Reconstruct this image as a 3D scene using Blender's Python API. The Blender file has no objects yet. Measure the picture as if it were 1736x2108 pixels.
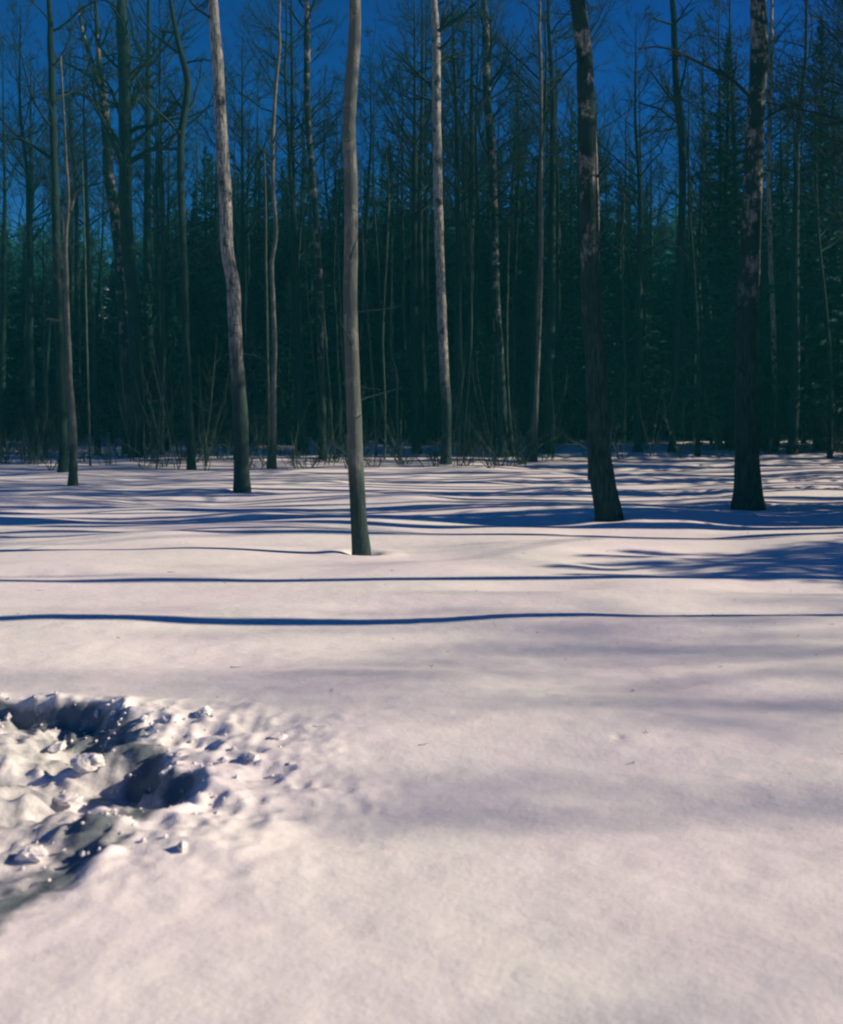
import bpy, math, random
import numpy as np

# ------------------------------------------------------------------ camera, sky, sun, exposure
scene = bpy.context.scene
COL = scene.collection
EYE = 1.6                      # lens height above the snow
FPX, CX, HY = 2210.0, 868.0, 870.0   # focal length / centre column / horizon row of the photograph (1736 wide)

cam_d = bpy.data.cameras.new("camera")
cam = bpy.data.objects.new("camera", cam_d)
COL.objects.link(cam)
cam.location = (0, 0, EYE)
cam.rotation_euler = (math.pi / 2, 0, 0)
cam_d.sensor_fit = 'HORIZONTAL'
cam_d.sensor_width = 36
cam_d.lens = 36 * FPX / 1736
cam_d.shift_y = -(1054 - HY) / 1736
cam_d.clip_start = 0.1
cam_d.clip_end = 3000
cam_d.dof.use_dof = True
cam_d.dof.focus_distance = 14.0
cam_d.dof.aperture_fstop = 3.2
scene.camera = cam

SUN_EL = math.radians(24)
SUN_AZ = math.radians(3)      # square from the right, a touch behind the trees
world = bpy.data.worlds.new("World")
scene.world = world
world.use_nodes = True
nt = world.node_tree
nt.nodes.clear()
sky = nt.nodes.new('ShaderNodeTexSky')
sky.sky_type = 'NISHITA'
sky.sun_disc = False
sky.sun_elevation = SUN_EL
sky.sun_rotation = math.pi / 2 - SUN_AZ
sky.altitude = 1500
sky.air_density = 1.0
sky.dust_density = 0.15
sky.ozone_density = 4.0
gm = nt.nodes.new('ShaderNodeGamma')
gm.inputs['Gamma'].default_value = 1.3
hs = nt.nodes.new('ShaderNodeHueSaturation')
hs.inputs['Hue'].default_value = 0.536
hs.inputs['Saturation'].default_value = 1.25
hs.inputs['Value'].default_value = 0.44
bg = nt.nodes.new('ShaderNodeBackground')
bg.inputs['Strength'].default_value = 0.05
out = nt.nodes.new('ShaderNodeOutputWorld')
nt.links.new(sky.outputs[0], gm.inputs['Color'])
nt.links.new(gm.outputs[0], hs.inputs['Color'])
nt.links.new(hs.outputs[0], bg.inputs[0])
nt.links.new(bg.outputs[0], out.inputs[0])

sun_d = bpy.data.lights.new("sun", 'SUN')
sun_d.energy = 3.7
sun_d.angle = math.radians(0.45)
sun_d.color = (1.0, 0.84, 0.63)
sun = bpy.data.objects.new("sun", sun_d)
COL.objects.link(sun)
sun.rotation_euler = (0, math.pi / 2 - SUN_EL, SUN_AZ)
sun.location = (40, 0, 30)

scene.view_settings.view_transform = 'Standard'
scene.view_settings.look = 'None'
scene.view_settings.exposure = 1.0
scene.view_settings.gamma = 1.0
scene.render.engine = 'CYCLES'
scene.cycles.max_bounces = 4
scene.cycles.diffuse_bounces = 2
scene.cycles.glossy_bounces = 2
scene.cycles.use_denoising = True
scene.cycles.pixel_filter_type = 'BLACKMAN_HARRIS'
scene.cycles.filter_width = 2.2

# ------------------------------------------------------------------ helpers
rng = np.random.default_rng(7)

def _hash(ix, iy, seed):
    h = (ix.astype(np.int64) * 374761393 + iy.astype(np.int64) * 668265263 + seed * 974634541) & 0xFFFFFFFF
    h = ((h ^ (h >> 13)) * 1274126177) & 0xFFFFFFFF
    h = (h ^ (h >> 16)) & 0xFFFFFFFF
    return h / 4294967295.0 * 2 - 1

def vn(x, y, seed=0):
    x = np.asarray(x, float); y = np.asarray(y, float)
    ix, iy = np.floor(x), np.floor(y)
    fx, fy = x - ix, y - iy
    ix = ix.astype(np.int64); iy = iy.astype(np.int64)
    u = fx * fx * fx * (fx * (fx * 6 - 15) + 10); v = fy * fy * fy * (fy * (fy * 6 - 15) + 10)
    a = _hash(ix, iy, seed); b = _hash(ix + 1, iy, seed)
    c = _hash(ix, iy + 1, seed); d = _hash(ix + 1, iy + 1, seed)
    return (a * (1 - u) + b * u) * (1 - v) + (c * (1 - u) + d * u) * v

def sstep(a, b, x):
    t = np.clip((x - a) / (b - a), 0, 1)
    return t * t * (3 - 2 * t)

def crest_s(x, y):
    """signed distance (right of it positive) from the ploughed edge in the lower left"""
    xc = np.interp(y, [0, 2.4, 3.0, 4.0, 4.8, 5.4, 5.9, 6.25, 6.6, 7.2], [-2.6, -2.2, -1.75, -1.25, -1.06, -1.30, -1.58, -2.1, -4.5, -12])
    return x - xc + 0.20 * vn(x * 2.1, y * 2.1, 51) + 0.12 * vn(x * 5, y * 5, 52) + 0.04 * vn(x * 12, y * 12, 53)

DENTS = [((px - CX) / FPX * d, d, r_, h_) for px, py, r_, h_ in
         [(1272, 1515, .025, .010)]
         for d in [EYE * FPX / (py - HY)]]
def ground(x, y):
    x = np.asarray(x, float); y = np.asarray(y, float)
    xs = x * 0.95 + 0.3 * vn(x / 3, y / 3, 9); ys = y
    amp = 1.0 - 0.4 * sstep(36, 60, y)
    lull = 0.34 + 0.66 * sstep(10.5, 15, y)
    h = 0.07 * lull * amp * vn(xs / 4.6, ys / 3.8, 1) + 0.058 * lull * amp * vn(xs / 2.1 + 7.3, ys / 1.25, 2) + 0.034 * amp * vn(xs / 1.25 + 3.1, ys / 0.62, 3) + 0.05 * sstep(10, 15, y) * amp * vn(xs / 2.6 + 1.7, ys / 2.1 + 4.4, 6)
    near = 1 - sstep(7, 13, y)
    h = h + near * (0.004 * vn(x / 0.34, y / 0.24, 4) + 0.0022 * vn(x / 0.12, y / 0.1, 5))
    h = h - 0.02
    for dx, dy, dr, dh in DENTS:
        h = h - dh * np.exp(-((x - dx) ** 2 + ((y - dy) * 0.8) ** 2) / dr ** 2)
    # gentle rise towards the wood, then the wooded hill
    h = h + 1.0 * sstep(34, 64, y)
    hill = sstep(58, 210, y) * (25 + 0.035 * x) + sstep(58, 120, y) * 2.0
    h = h + hill * (1 + 0.10 * vn(x / 60, y / 60, 12))
    # ploughed bank in the lower left corner: a low torn edge with crusty broken snow round it
    s = crest_s(x, y)
    k = (1 - sstep(6.3, 7.2, y)) * (0.12 + 0.88 * sstep(3.5, 4.7, y))
    rag = lambda f, sd: 1 - 2 * np.abs(vn(x * f, y * f * 1.25, sd))
    crust = np.exp(-((s - 0.10) / 0.62) ** 2) * k
    h = h + crust * (0.026 * rag(2.6, 21) + 0.022 * rag(5.5, 22) + 0.013 * rag(11, 23) + 0.008 * vn(x * 24, y * 24, 27))
    drop = sstep(0.16, -0.16, s) * k
    strata = 0.045 * np.tanh(3 * vn(x * 1.6 + y * 1.5, y * 4.2 - x * 2.0, 28))
    h = h - drop * (0.135 - 0.06 * vn(x * 2.7, y * 2.7, 24) - strata - 0.026 * rag(6.5, 25) - 0.014 * rag(14, 26))
    return h

def P(px, py, d):
    """point of the place seen at photograph pixel (px, py) at distance d"""
    return np.array([(px - CX) / FPX * d, d, EYE + (HY - py) / FPX * d])

def depth_at(px, py):
    """distance at which the ray through a pixel meets the snow"""
    d = np.concatenate([np.arange(2, 60, 0.05), np.arange(60, 200, 0.5)])
    z = EYE + (HY - py) / FPX * d
    g = ground((px - CX) / FPX * d, d)
    i = np.argmax(z <= g)
    return float(d[i]) if (z <= g).any() else 60.0

def mesh_from(name, verts, faces_list, smooth=True, mat=None):
    """faces_list: list of int arrays (n,3) / (n,4)"""
    me = bpy.data.meshes.new(name)
    verts = np.asarray(verts, np.float32)
    loops = []; starts = []; tot = 0
    for f in faces_list:
        f = np.asarray(f, np.int32)
        if len(f) == 0: continue
        loops.append(f.ravel())
        starts.append(tot + np.arange(len(f)) * f.shape[1]); tot += f.size
    loops = np.concatenate(loops); starts = np.concatenate(starts)
    me.vertices.add(len(verts)); me.vertices.foreach_set('co', verts.ravel())
    me.loops.add(len(loops)); me.loops.foreach_set('vertex_index', loops)
    me.polygons.add(len(starts)); me.polygons.foreach_set('loop_start', starts.astype(np.int32))
    me.polygons.foreach_set('use_smooth', np.full(len(starts), smooth))
    me.update(calc_edges=True)
    if mat: me.materials.append(mat)
    return me

def link(name, data, parent=None, loc=(0, 0, 0)):
    o = bpy.data.objects.new(name, data)
    COL.objects.link(o)
    o.location = loc
    if parent: o.parent = parent
    return o

def tag(o, label, cat, group=None, kind=None):
    o['label'] = label; o['category'] = cat
    if group: o['group'] = group
    if kind: o['kind'] = kind
    return o

def thing(name, label, cat, loc, group=None, rz=0.0):
    o = link(name, None, None, loc)
    o.empty_display_size = 0.3
    o.rotation_euler = (0, 0, rz)
    return tag(o, label, cat, group)

def copy_thing(src, loc, rz, sc, label, group=None):
    r = src.copy(); COL.objects.link(r)
    r.location = loc; r.rotation_euler = (0, 0, rz); r.scale = (sc, sc, sc)
    r['label'] = label
    if group: r['group'] = group
    for ch in src.children:
        c = ch.copy(); COL.objects.link(c); c.parent = r
    return r

# ------------------------------------------------------------------ materials
def new_mat(name):
    m = bpy.data.materials.new(name); m.use_nodes = True
    t = m.node_tree
    b = t.nodes['Principled BSDF']
    return m, t, b

def node(t, kind, **kw):
    n = t.nodes.new(kind)
    for k, v in kw.items():
        if k in n.inputs: n.inputs[k].default_value = v
        else: setattr(n, k, v)
    return n

def noise(t, scale, detail=4, rough=0.55, vec=None, loc=None):
    n = node(t, 'ShaderNodeTexNoise', Scale=scale, Detail=detail, Roughness=rough)
    tc = t.nodes.new('ShaderNodeTexCoord')
    if vec:
        mp = t.nodes.new('ShaderNodeMapping'); mp.inputs['Scale'].default_value = vec
        t.links.new(tc.outputs['Object'], mp.inputs[0]); t.links.new(mp.outputs[0], n.inputs['Vector'])
    else:
        t.links.new(tc.outputs['Object'], n.inputs['Vector'])
    return n

def ramp(t, src, stops):
    r = t.nodes.new('ShaderNodeValToRGB')
    els = r.color_ramp.elements
    while len(els) < len(stops): els.new(0.5)
    for e, (p, c) in zip(els, stops):
        e.position = p; e.color = (*c, 1) if len(c) == 3 else c
    t.links.new(src, r.inputs[0])
    return r

def mix(t, fac, a, b):
    m = node(t, 'ShaderNodeMix', data_type='RGBA')
    if isinstance(fac, float): m.inputs[0].default_value = fac
    else: t.links.new(fac, m.inputs[0])
    for i, v in ((6, a), (7, b)):
        if isinstance(v, tuple): m.inputs[i].default_value = (*v, 1)
        else: t.links.new(v, m.inputs[i])
    return m.outputs[2]

def bump(t, b, src, strength, dist):
    n = node(t, 'ShaderNodeBump', Strength=strength, Distance=dist)
    t.links.new(src, n.inputs['Height']); t.links.new(n.outputs[0], b.inputs['Normal'])

def snow_material(name="snow", soil=0.0):
    m, t, b = new_mat(name)
    big = noise(t, 0.45, 3)
    c1 = ramp(t, big.outputs[0], [(0.35, (0.86, 0.785, 0.825)), (0.65, (0.88, 0.86, 0.825))])
    dn = noise(t, 5.5, 8, 0.65)
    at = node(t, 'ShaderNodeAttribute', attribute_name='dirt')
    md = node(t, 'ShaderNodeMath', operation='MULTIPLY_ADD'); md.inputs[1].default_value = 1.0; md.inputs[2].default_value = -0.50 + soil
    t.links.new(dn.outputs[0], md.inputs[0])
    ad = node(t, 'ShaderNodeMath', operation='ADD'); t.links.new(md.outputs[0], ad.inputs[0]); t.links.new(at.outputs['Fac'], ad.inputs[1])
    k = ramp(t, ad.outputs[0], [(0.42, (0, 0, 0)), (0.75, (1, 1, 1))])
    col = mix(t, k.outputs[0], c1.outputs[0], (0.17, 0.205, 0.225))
    t.links.new(col, b.inputs['Base Color'])
    b.inputs['Roughness'].default_value = 0.75
    b.inputs['Specular IOR Level'].default_value = 0.25
    fn = noise(t, 30, 6, 0.65)
    cn = noise(t, 1.0, 5, 0.6, vec=(3.0, 5.0, 4.0))
    sm = node(t, 'ShaderNodeMath', operation='MULTIPLY_ADD'); sm.inputs[1].default_value = 4.0
    t.links.new(cn.outputs[0], sm.inputs[0]); t.links.new(fn.outputs[0], sm.inputs[2])
    bump(t, b, sm.outputs[0], 0.20, 0.02)
    return m

def bark(name, base, dark, patches=None, bands=False, furrow=0.6, blotch=0.48, low=0.0):
    m, t, b = new_mat(name)
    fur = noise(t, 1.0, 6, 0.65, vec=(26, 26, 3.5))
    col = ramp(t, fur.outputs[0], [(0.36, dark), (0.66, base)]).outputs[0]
    if bands:      # dark horizontal lenticels and branch scars on pale bark
        bn = noise(t, 1.0, 3, 0.6, vec=(5, 5, 34))
        kb = ramp(t, bn.outputs[0], [(0.60, (0, 0, 0)), (0.67, (1, 1, 1))])
        col = mix(t, kb.outputs[0], col, dark)
        bl = noise(t, 1.0, 5, 0.65, vec=(2.2, 2.2, 1.6))
        kl = ramp(t, bl.outputs[0], [(blotch, (0, 0, 0)), (blotch + 0.07, (1, 1, 1))])
        col = mix(t, kl.outputs[0], col, tuple(0.6 * v for v in dark))
    if patches:    # lichen / moss
        pn = noise(t, 2.4, 5, 0.7)
        kp = ramp(t, pn.outputs[0], [(0.455, (0, 0, 0)), (0.52, (1, 1, 1))])
        col = mix(t, kp.outputs[0], col, patches)
    if low:        # old rough bark and painted-in trunk shade, from the foot to about this height
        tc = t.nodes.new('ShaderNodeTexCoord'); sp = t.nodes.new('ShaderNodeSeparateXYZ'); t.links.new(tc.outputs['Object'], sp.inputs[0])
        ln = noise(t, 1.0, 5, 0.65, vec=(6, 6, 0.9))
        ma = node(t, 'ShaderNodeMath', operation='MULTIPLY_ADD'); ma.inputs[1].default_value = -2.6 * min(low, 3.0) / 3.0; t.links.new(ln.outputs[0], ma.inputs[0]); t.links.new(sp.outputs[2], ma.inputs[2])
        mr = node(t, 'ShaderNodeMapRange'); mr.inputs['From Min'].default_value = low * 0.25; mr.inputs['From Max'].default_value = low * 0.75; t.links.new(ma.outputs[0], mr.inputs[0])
        rough_shade_c = ramp(t, fur.outputs[0], [(0.38, tuple(0.45 * v for v in dark)), (0.66, (0.030, 0.058, 0.058))]).outputs[0]
        col = mix(t, mr.outputs[0], rough_shade_c, col)
    t.links.new(col, b.inputs['Base Color'])
    b.inputs['Roughness'].default_value = 0.9
    b.inputs['Specular IOR Level'].default_value = 0.15
    bump(t, b, fur.outputs[0], furrow, 0.03)
    return m

def foliage(name, c1, c2):
    m, t, b = new_mat(name)
    n = noise(t, 1.3, 4)
    r = ramp(t, n.outputs[0], [(0.35, c1), (0.7, c2)])
    t.links.new(r.outputs[0], b.inputs['Base Color'])
    b.inputs['Roughness'].default_value = 0.8
    b.inputs['Specular IOR Level'].default_value = 0.1
    return m

M_SNOW = snow_material()
M_DSNOW = snow_material("dirty_snow", 0.42)
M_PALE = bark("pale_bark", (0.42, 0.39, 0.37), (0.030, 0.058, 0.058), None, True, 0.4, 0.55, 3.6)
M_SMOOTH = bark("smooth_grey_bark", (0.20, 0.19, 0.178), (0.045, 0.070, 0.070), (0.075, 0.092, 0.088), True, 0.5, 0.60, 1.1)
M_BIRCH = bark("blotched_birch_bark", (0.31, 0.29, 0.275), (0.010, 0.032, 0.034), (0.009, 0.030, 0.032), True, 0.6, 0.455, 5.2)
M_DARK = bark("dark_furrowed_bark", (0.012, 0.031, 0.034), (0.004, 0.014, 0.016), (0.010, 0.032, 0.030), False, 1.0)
M_TWIG = bark("twig_bark", (0.012, 0.034, 0.037), (0.006, 0.020, 0.023), None, False, 0.2)
M_SAP = bark("sapling_bark", (0.085, 0.115, 0.085), (0.03, 0.06, 0.05), None, False, 0.2)
M_NEEDLE = foliage("conifer_needles", (0.010, 0.050, 0.048), (0.018, 0.075, 0.068))
M_FARNEEDLE = foliage("far_conifer_needles", (0.009, 0.042, 0.040), (0.014, 0.055, 0.052))

WELLS = []
for wpx, wpy, ww in [(745, 1140, 38), (498, 1012, 34), (1254, 1067, 58), (1541, 1046, 60), (150, 1000, 19), (1219, 987, 15)]:
    wd = depth_at(wpx, wpy); WELLS.append(((wpx - CX) / FPX * wd, wd, 0.5 * ww / FPX * wd))

# ------------------------------------------------------------------ the snow: one sheet out to the hill
def grid_axis(lo, hi, core_lo, core_hi, step, grow):
    a = list(np.arange(core_lo, core_hi, step))
    s = step; v = a[-1]
    while v < hi: s *= grow; v += s; a.append(v)
    s = step; v = a[0]; pre = []
    while v > lo: s *= grow; v -= s; pre.append(v)
    return np.array(pre[::-1] + a)

gx = grid_axis(-420, 420, -2.4, 1.2, 0.018, 1.03)
gy = grid_axis(-60, 900, 3.2, 6.6, 0.018, 1.013)
X, Y = np.meshgrid(gx, gy)
Z = ground(X, Y)
for wx, wy, wr in WELLS:        # melted hollows round the nearer trunks, with a little drift beside them
    q_ = np.hypot(X - wx, Y - wy)
    Z = Z - 0.07 * np.exp(-(q_ / (wr + 0.10)) ** 4) + 0.018 * np.exp(-((q_ - wr - 0.28) / 0.14) ** 2)
nx, ny = len(gx), len(gy)
ii = (np.arange(ny - 1)[:, None] * nx + np.arange(nx - 1)[None, :]).ravel()
quads = np.stack([ii, ii + 1, ii + nx + 1, ii + nx], 1)
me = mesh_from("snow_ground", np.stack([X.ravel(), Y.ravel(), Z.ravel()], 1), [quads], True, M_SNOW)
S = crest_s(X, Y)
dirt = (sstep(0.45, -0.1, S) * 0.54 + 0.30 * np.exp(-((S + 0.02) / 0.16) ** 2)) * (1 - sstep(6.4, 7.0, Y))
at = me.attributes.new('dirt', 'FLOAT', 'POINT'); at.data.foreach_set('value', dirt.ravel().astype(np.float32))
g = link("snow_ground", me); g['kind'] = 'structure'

# ------------------------------------------------------------------ tube and branch makers
def frames(paths):
    """paths (N,K,3) -> tangents and two normals"""
    t = np.gradient(paths, axis=1)
    t /= np.linalg.norm(t, axis=2, keepdims=True) + 1e-9
    ref = np.zeros_like(t); ref[..., 2] = 1
    steep = np.abs(t[:, :1, 2:3]) > 0.8
    ref = np.where(steep, np.array([1.0, 0, 0]), ref)
    a = np.cross(t, ref); a /= np.linalg.norm(a, axis=2, keepdims=True) + 1e-9
    b = np.cross(t, a)
    return t, a, b

def tubes(paths, radii, sides, rad_noise=0.0, seed=0):
    """paths (N,K,3), radii (N,K) -> verts, quads, cap triangles"""
    N, K, _ = paths.shape
    _, a, b = frames(paths)
    ang = np.arange(sides) / sides * 2 * np.pi
    r = radii[..., None] * np.ones(sides)
    if rad_noise:
        r = r * (1 + rad_noise * vn(np.arange(sides)[None, None] * 1.7 + seed, np.arange(K)[None, :, None] * 0.6, seed))
    v = paths[:, :, None] + r[..., None] * (a[:, :, None] * np.cos(ang)[:, None] + b[:, :, None] * np.sin(ang)[:, None])
    v = v.reshape(-1, 3)
    n = np.arange(N)[:, None, None] * K * sides; k = np.arange(K - 1)[None, :, None] * sides; s = np.arange(sides)[None, None]
    s2 = (s + 1) % sides
    q = np.stack([n + k + s, n + k + s2, n + k + sides + s2, n + k + sides + s], -1).reshape(-1, 4)
    return v, q

class Bag:
    def __init__(self): self.v = []; self.f = []; self.n = 0
    def add(self, v, f):
        self.v.append(v); self.f.append(np.asarray(f) + self.n); self.n += len(v)
    def mesh(self, name, mat, smooth=True):
        return mesh_from(name, np.concatenate(self.v), self.f, smooth, mat)

def grow(r, start, dirs, length, rad, K, wob, up):
    """N curved branches: start (N,3), dirs (N,3), length (N), rad (N)"""
    N = len(start)
    pts = [start]; d = dirs / (np.linalg.norm(dirs, axis=1, keepdims=True) + 1e-9)
    for k in range(K - 1):
        d = d + r.normal(0, wob, (N, 3)); d[:, 2] += up
        d /= np.linalg.norm(d, axis=1, keepdims=True)
        pts.append(pts[-1] + d * (length / (K - 1))[:, None])
    p = np.stack(pts, 1)
    tt = np.linspace(0, 1, K)
    return p, rad[:, None] * (1 - 0.80 * tt)[None]

def children(r, paths, radii, per, lo, spread, lr, rr):
    """pick child starts along parent branches"""
    N, K, _ = paths.shape
    n = N * per
    par = np.repeat(np.arange(N), per)
    t = lo + (1 - lo) * r.random(n)
    f = t * (K - 1); i = np.minimum(f.astype(int), K - 2); w = (f - i)[:, None]
    st = paths[par, i] * (1 - w) + paths[par, i + 1] * w
    d = paths[par, i + 1] - paths[par, i]; d /= np.linalg.norm(d, axis=1, keepdims=True) + 1e-9
    d = d + r.normal(0, spread, (n, 3))
    ln = np.linalg.norm(paths[:, -1] - paths[:, 0], axis=1)[par]
    L = ln * (lr[0] + (lr[1] - lr[0]) * r.random(n)) * (1.15 - 0.6 * t)
    R = (radii[par, i]) * rr
    return st, d, L, R

def crown_mesh(r, tp, tr, z0, n1, n2, n3, reach, mat, minr=0.005, up=0.06, droop=0.0, ang=(0.35, 0.9)):
    """bare branches on a trunk path tp (K,3) with radii tr (K): limbs, boughs, twigs"""
    H = tp[-1, 2]
    z = z0 + (H - z0) * r.random(n1) ** 0.85
    i = np.clip(np.searchsorted(tp[:, 2], z) - 1, 0, len(tp) - 2)
    w = ((z - tp[i, 2]) / (tp[i + 1, 2] - tp[i, 2] + 1e-9))[:, None]
    st = tp[i] * (1 - w) + tp[i + 1] * w
    az = r.random(n1) * 2 * np.pi; el = ang[0] + (ang[1] - ang[0]) * r.random(n1)
    d = np.stack([np.cos(az) * np.cos(el), np.sin(az) * np.cos(el), np.sin(el)], 1)
    rel = (z - z0) / (H - z0 + 1e-9)
    L = reach * (1.05 - 0.75 * rel) * (0.55 + 0.6 * r.random(n1))
    R = np.maximum(tr[i] * (0.30 + 0.25 * r.random(n1)), minr * 1.5)
    bag = Bag()
    p1, r1 = grow(r, st, d, L, R, 8, 0.16, up)
    v, q = tubes(p1, np.maximum(r1, minr), 5); bag.add(v, q)
    s, dd, l, rr_ = children(r, p1, r1, n2, 0.2, 0.55, (0.25, 0.55), 0.6)
    p2, r2 = grow(r, s, dd, l, np.maximum(rr_, minr), 5, 0.2, up - droop)
    v, q = tubes(p2, np.maximum(r2, minr * 0.8), 4); bag.add(v, q)
    if n3:
        s, dd, l, rr_ = children(r, p2, r2, n3, 0.15, 0.6, (0.3, 0.7), 0.6)
        p3, r3 = grow(r, s, dd, l, np.maximum(rr_, minr * 0.7), 4, 0.22, up - droop)
        v, q = tubes(p3, np.maximum(r3, minr * 0.55), 3); bag.add(v, q)
    return bag.mesh("crown", mat)

def smooth_path(pts, rad, step):
    """resample a polyline with a Catmull-Rom spline"""
    pts = np.asarray(pts, float); rad = np.asarray(rad, float)
    seg = np.r_[0, np.cumsum(np.linalg.norm(np.diff(pts, axis=0), axis=1))]
    n = max(6, int(seg[-1] / step))
    s = np.linspace(0, seg[-1], n)
    P0 = np.vstack([2 * pts[0] - pts[1], pts, 2 * pts[-1] - pts[-2]])
    i = np.clip(np.searchsorted(seg, s, 'right') - 1, 0, len(pts) - 2)
    u = ((s - seg[i]) / (seg[i + 1] - seg[i] + 1e-9))[:, None]
    a, b, c, d = P0[i], P0[i + 1], P0[i + 2], P0[i + 3]
    out = 0.5 * ((2 * b) + (-a + c) * u + (2 * a - 5 * b + 4 * c - d) * u ** 2 + (-a + 3 * b - 3 * c + d) * u ** 3)
    return out, np.interp(s, seg, rad)

def trunk_mesh(tp, tr, mat, sides=14, rough=0.07, seed=0):
    v, q = tubes(tp[None], tr[None], sides, rough, seed)
    return mesh_from("trunk", v, [q], True, mat)

def traced_tree(name, label, cat, px, H, mat, seed, z0=0.5, n=(22, 7, 4), reach=3.2, group=None, d=None, limbs=(), crown_mat=None, flare=1.25, ang=(0.35, 0.9), up=0.05):
    """a tree whose trunk follows what the photograph shows; px: (x, y, width) from the base up, H its full height"""
    r = np.random.default_rng(seed)
    if d is None: d = depth_at(px[0][0], px[0][1])
    pts = [P(x, y, d) for x, y, _ in px]; rad = [0.5 * w / FPX * d for _, _, w in px]
    base = np.array([pts[0][0], d, float(ground(pts[0][0], d))])
    wob = np.cumsum(r.normal(0, 0.05, len(pts))); wob -= wob[0]
    pts = [p + np.array([0, w, 0]) for p, w in zip(pts, wob)]
    pts[0] = base + np.array([0, 0, 0.0])
    # on above the frame, thinning to the tip
    lean = (pts[-1] - pts[-3 if len(pts) > 2 else 0]); lean = lean / max(lean[2], 0.5) * 0.6
    z = pts[-1][2]; m = 6
    if H: H = max(H, z + 4.0)
    if H > z + 1:
        r0 = rad[-1]
        for k in range(1, m + 1):
            t = k / m
            p = pts[-1] + np.array([lean[0] + r.normal(0, 0.07), lean[1] + r.normal(0, 0.05), 1.0]) * ((H - z) / m)
            pts.append(p); rad.append(max(r0 * (1 - 0.9 * t), 0.012))
    pts = np.array(pts) - base
    pts = np.vstack([[pts[0] - np.array([(pts[1] - pts[0])[0] * 0.15, 0, 0.35])], pts]); rad = [rad[0] * 1.05] + rad
    tp, tr = smooth_path(pts, rad, 0.22 if d < 30 else 0.4)
    tr = tr * (1 + (flare - 1) * np.exp(-np.clip(tp[:, 2], 0, None) / 0.16))
    tp[:, 0] += 0.012 * vn(tp[:, 2] * 1.3, tp[:, 2] * 0 + seed, 5) * (tp[:, 2] > 0.3)
    t = thing(name, label, cat, base, group)
    link('trunk', trunk_mesh(tp, tr, mat, 18 if d < 30 else 12, 0.06, seed), t)
    Ht = tp[-1, 2]
    cm = crown_mesh(r, tp, tr, Ht * z0, n[0], n[1], n[2], reach, crown_mat or M_TWIG, 0.006, up, 0, ang)
    link('crown', cm, t)
    if d < 32:
        nb = 10
        zz = r.uniform(1.2, min(8.0, Ht * 0.6), nb); i_ = np.clip(np.searchsorted(tp[:, 2], zz), 0, len(tp) - 1)
        az = r.random(nb) * 6.28
        dr = np.column_stack([np.cos(az), np.sin(az), r.uniform(.1, .7, nb)])
        ln_ = np.where(r.random(nb) < 0.6, r.uniform(.03, .10, nb), r.uniform(.25, .7, nb)) + tr[i_]
        pp, rr0 = grow(r, tp[i_], dr, ln_, np.maximum(.18 * tr[i_], .006), 5, 0.16, 0.02)
        v, f = tubes(pp, rr0, 5)
        link('dead_branch', mesh_from('dead_branch', v, [f], True, M_TWIG), t)['kind'] = 'stuff'
    for k, lp in enumerate(limbs):     # limbs the photograph shows: pixel points with widths
        q = np.array([P(x, y, d) for x, y, _ in lp[0]]) - base
        q[:, 1] += np.linspace(0, lp[2] if len(lp) > 2 else 0, len(q))
        qp, qr = smooth_path(q, [0.5 * w / FPX * d for _, _, w in lp[0]], 0.15)
        v, f = tubes(qp[None], qr[None], 7, 0.08, seed + k)
        bag = Bag(); bag.add(v, f)
        s, dd, l, rr_ = children(r, qp[None], qr[None], 16, 0.2, 0.5, (0.15, 0.35), 0.45)
        p2, r2 = grow(r, s, dd, l, rr_, 6, 0.18, 0.03); v, f = tubes(p2, np.maximum(r2, 0.004), 4); bag.add(v, f)
        s, dd, l, rr_ = children(r, p2, r2, 5, 0.2, 0.55, (0.3, 0.6), 0.6)
        p3, r3 = grow(r, s, dd, l, rr_, 4, 0.2, 0.03); v, f = tubes(p3, np.maximum(r3, 0.003), 3); bag.add(v, f)
        link('limb', bag.mesh('limb', lp[1]), t)
    return t

# ------------------------------------------------------------------ the trees one can pick out in the photograph
BT = 'bare trees at the edge of the clearing'
traced_tree('aspen_tree', 'slim pale-sided tree standing nearest, alone in the middle of the snow', 'tree',
    [(745, 1140, 38), (739, 1067, 34), (732, 949, 31), (730, 867, 30), (728, 782, 29), (723, 667, 29), (721, 582, 28), (721, 503, 28), (720, 403, 28), (719, 331, 28), (719, 260, 28), (721, 203, 27), (725, 146, 27), (729, 91, 26)],
    14, M_SMOOTH, 101, 0.62, (16, 6, 4), 2.4, flare=1.12)
traced_tree('aspen_tree', 'tall straight pale-barked tree left of centre with its right side brightly sunlit', 'tree',
    [(498, 1012, 34), (496, 929, 32), (492, 829, 31), (486, 746, 29), (482, 663, 28), (477, 579, 28), (466, 508, 27), (462, 408, 27), (457, 324, 26), (452, 241, 25), (446, 158, 24), (442, 88, 23)],
    17, M_PALE, 102, 0.6, (18, 6, 4), 2.8, flare=1.15)
traced_tree('maple_tree', 'thick dark trunk leaning left, second from the right edge of the clearing', 'tree',
    [(1254, 1067, 56), (1240, 990, 50), (1234, 910, 45), (1227, 780, 42), (1219, 640, 40), (1211, 480, 38), (1207, 360, 37), (1205, 260, 36), (1200, 180, 34), (1194, 91, 32)],
    19, M_BIRCH, 103, 0.5, (20, 7, 4), 3.4, flare=1.1)
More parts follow.
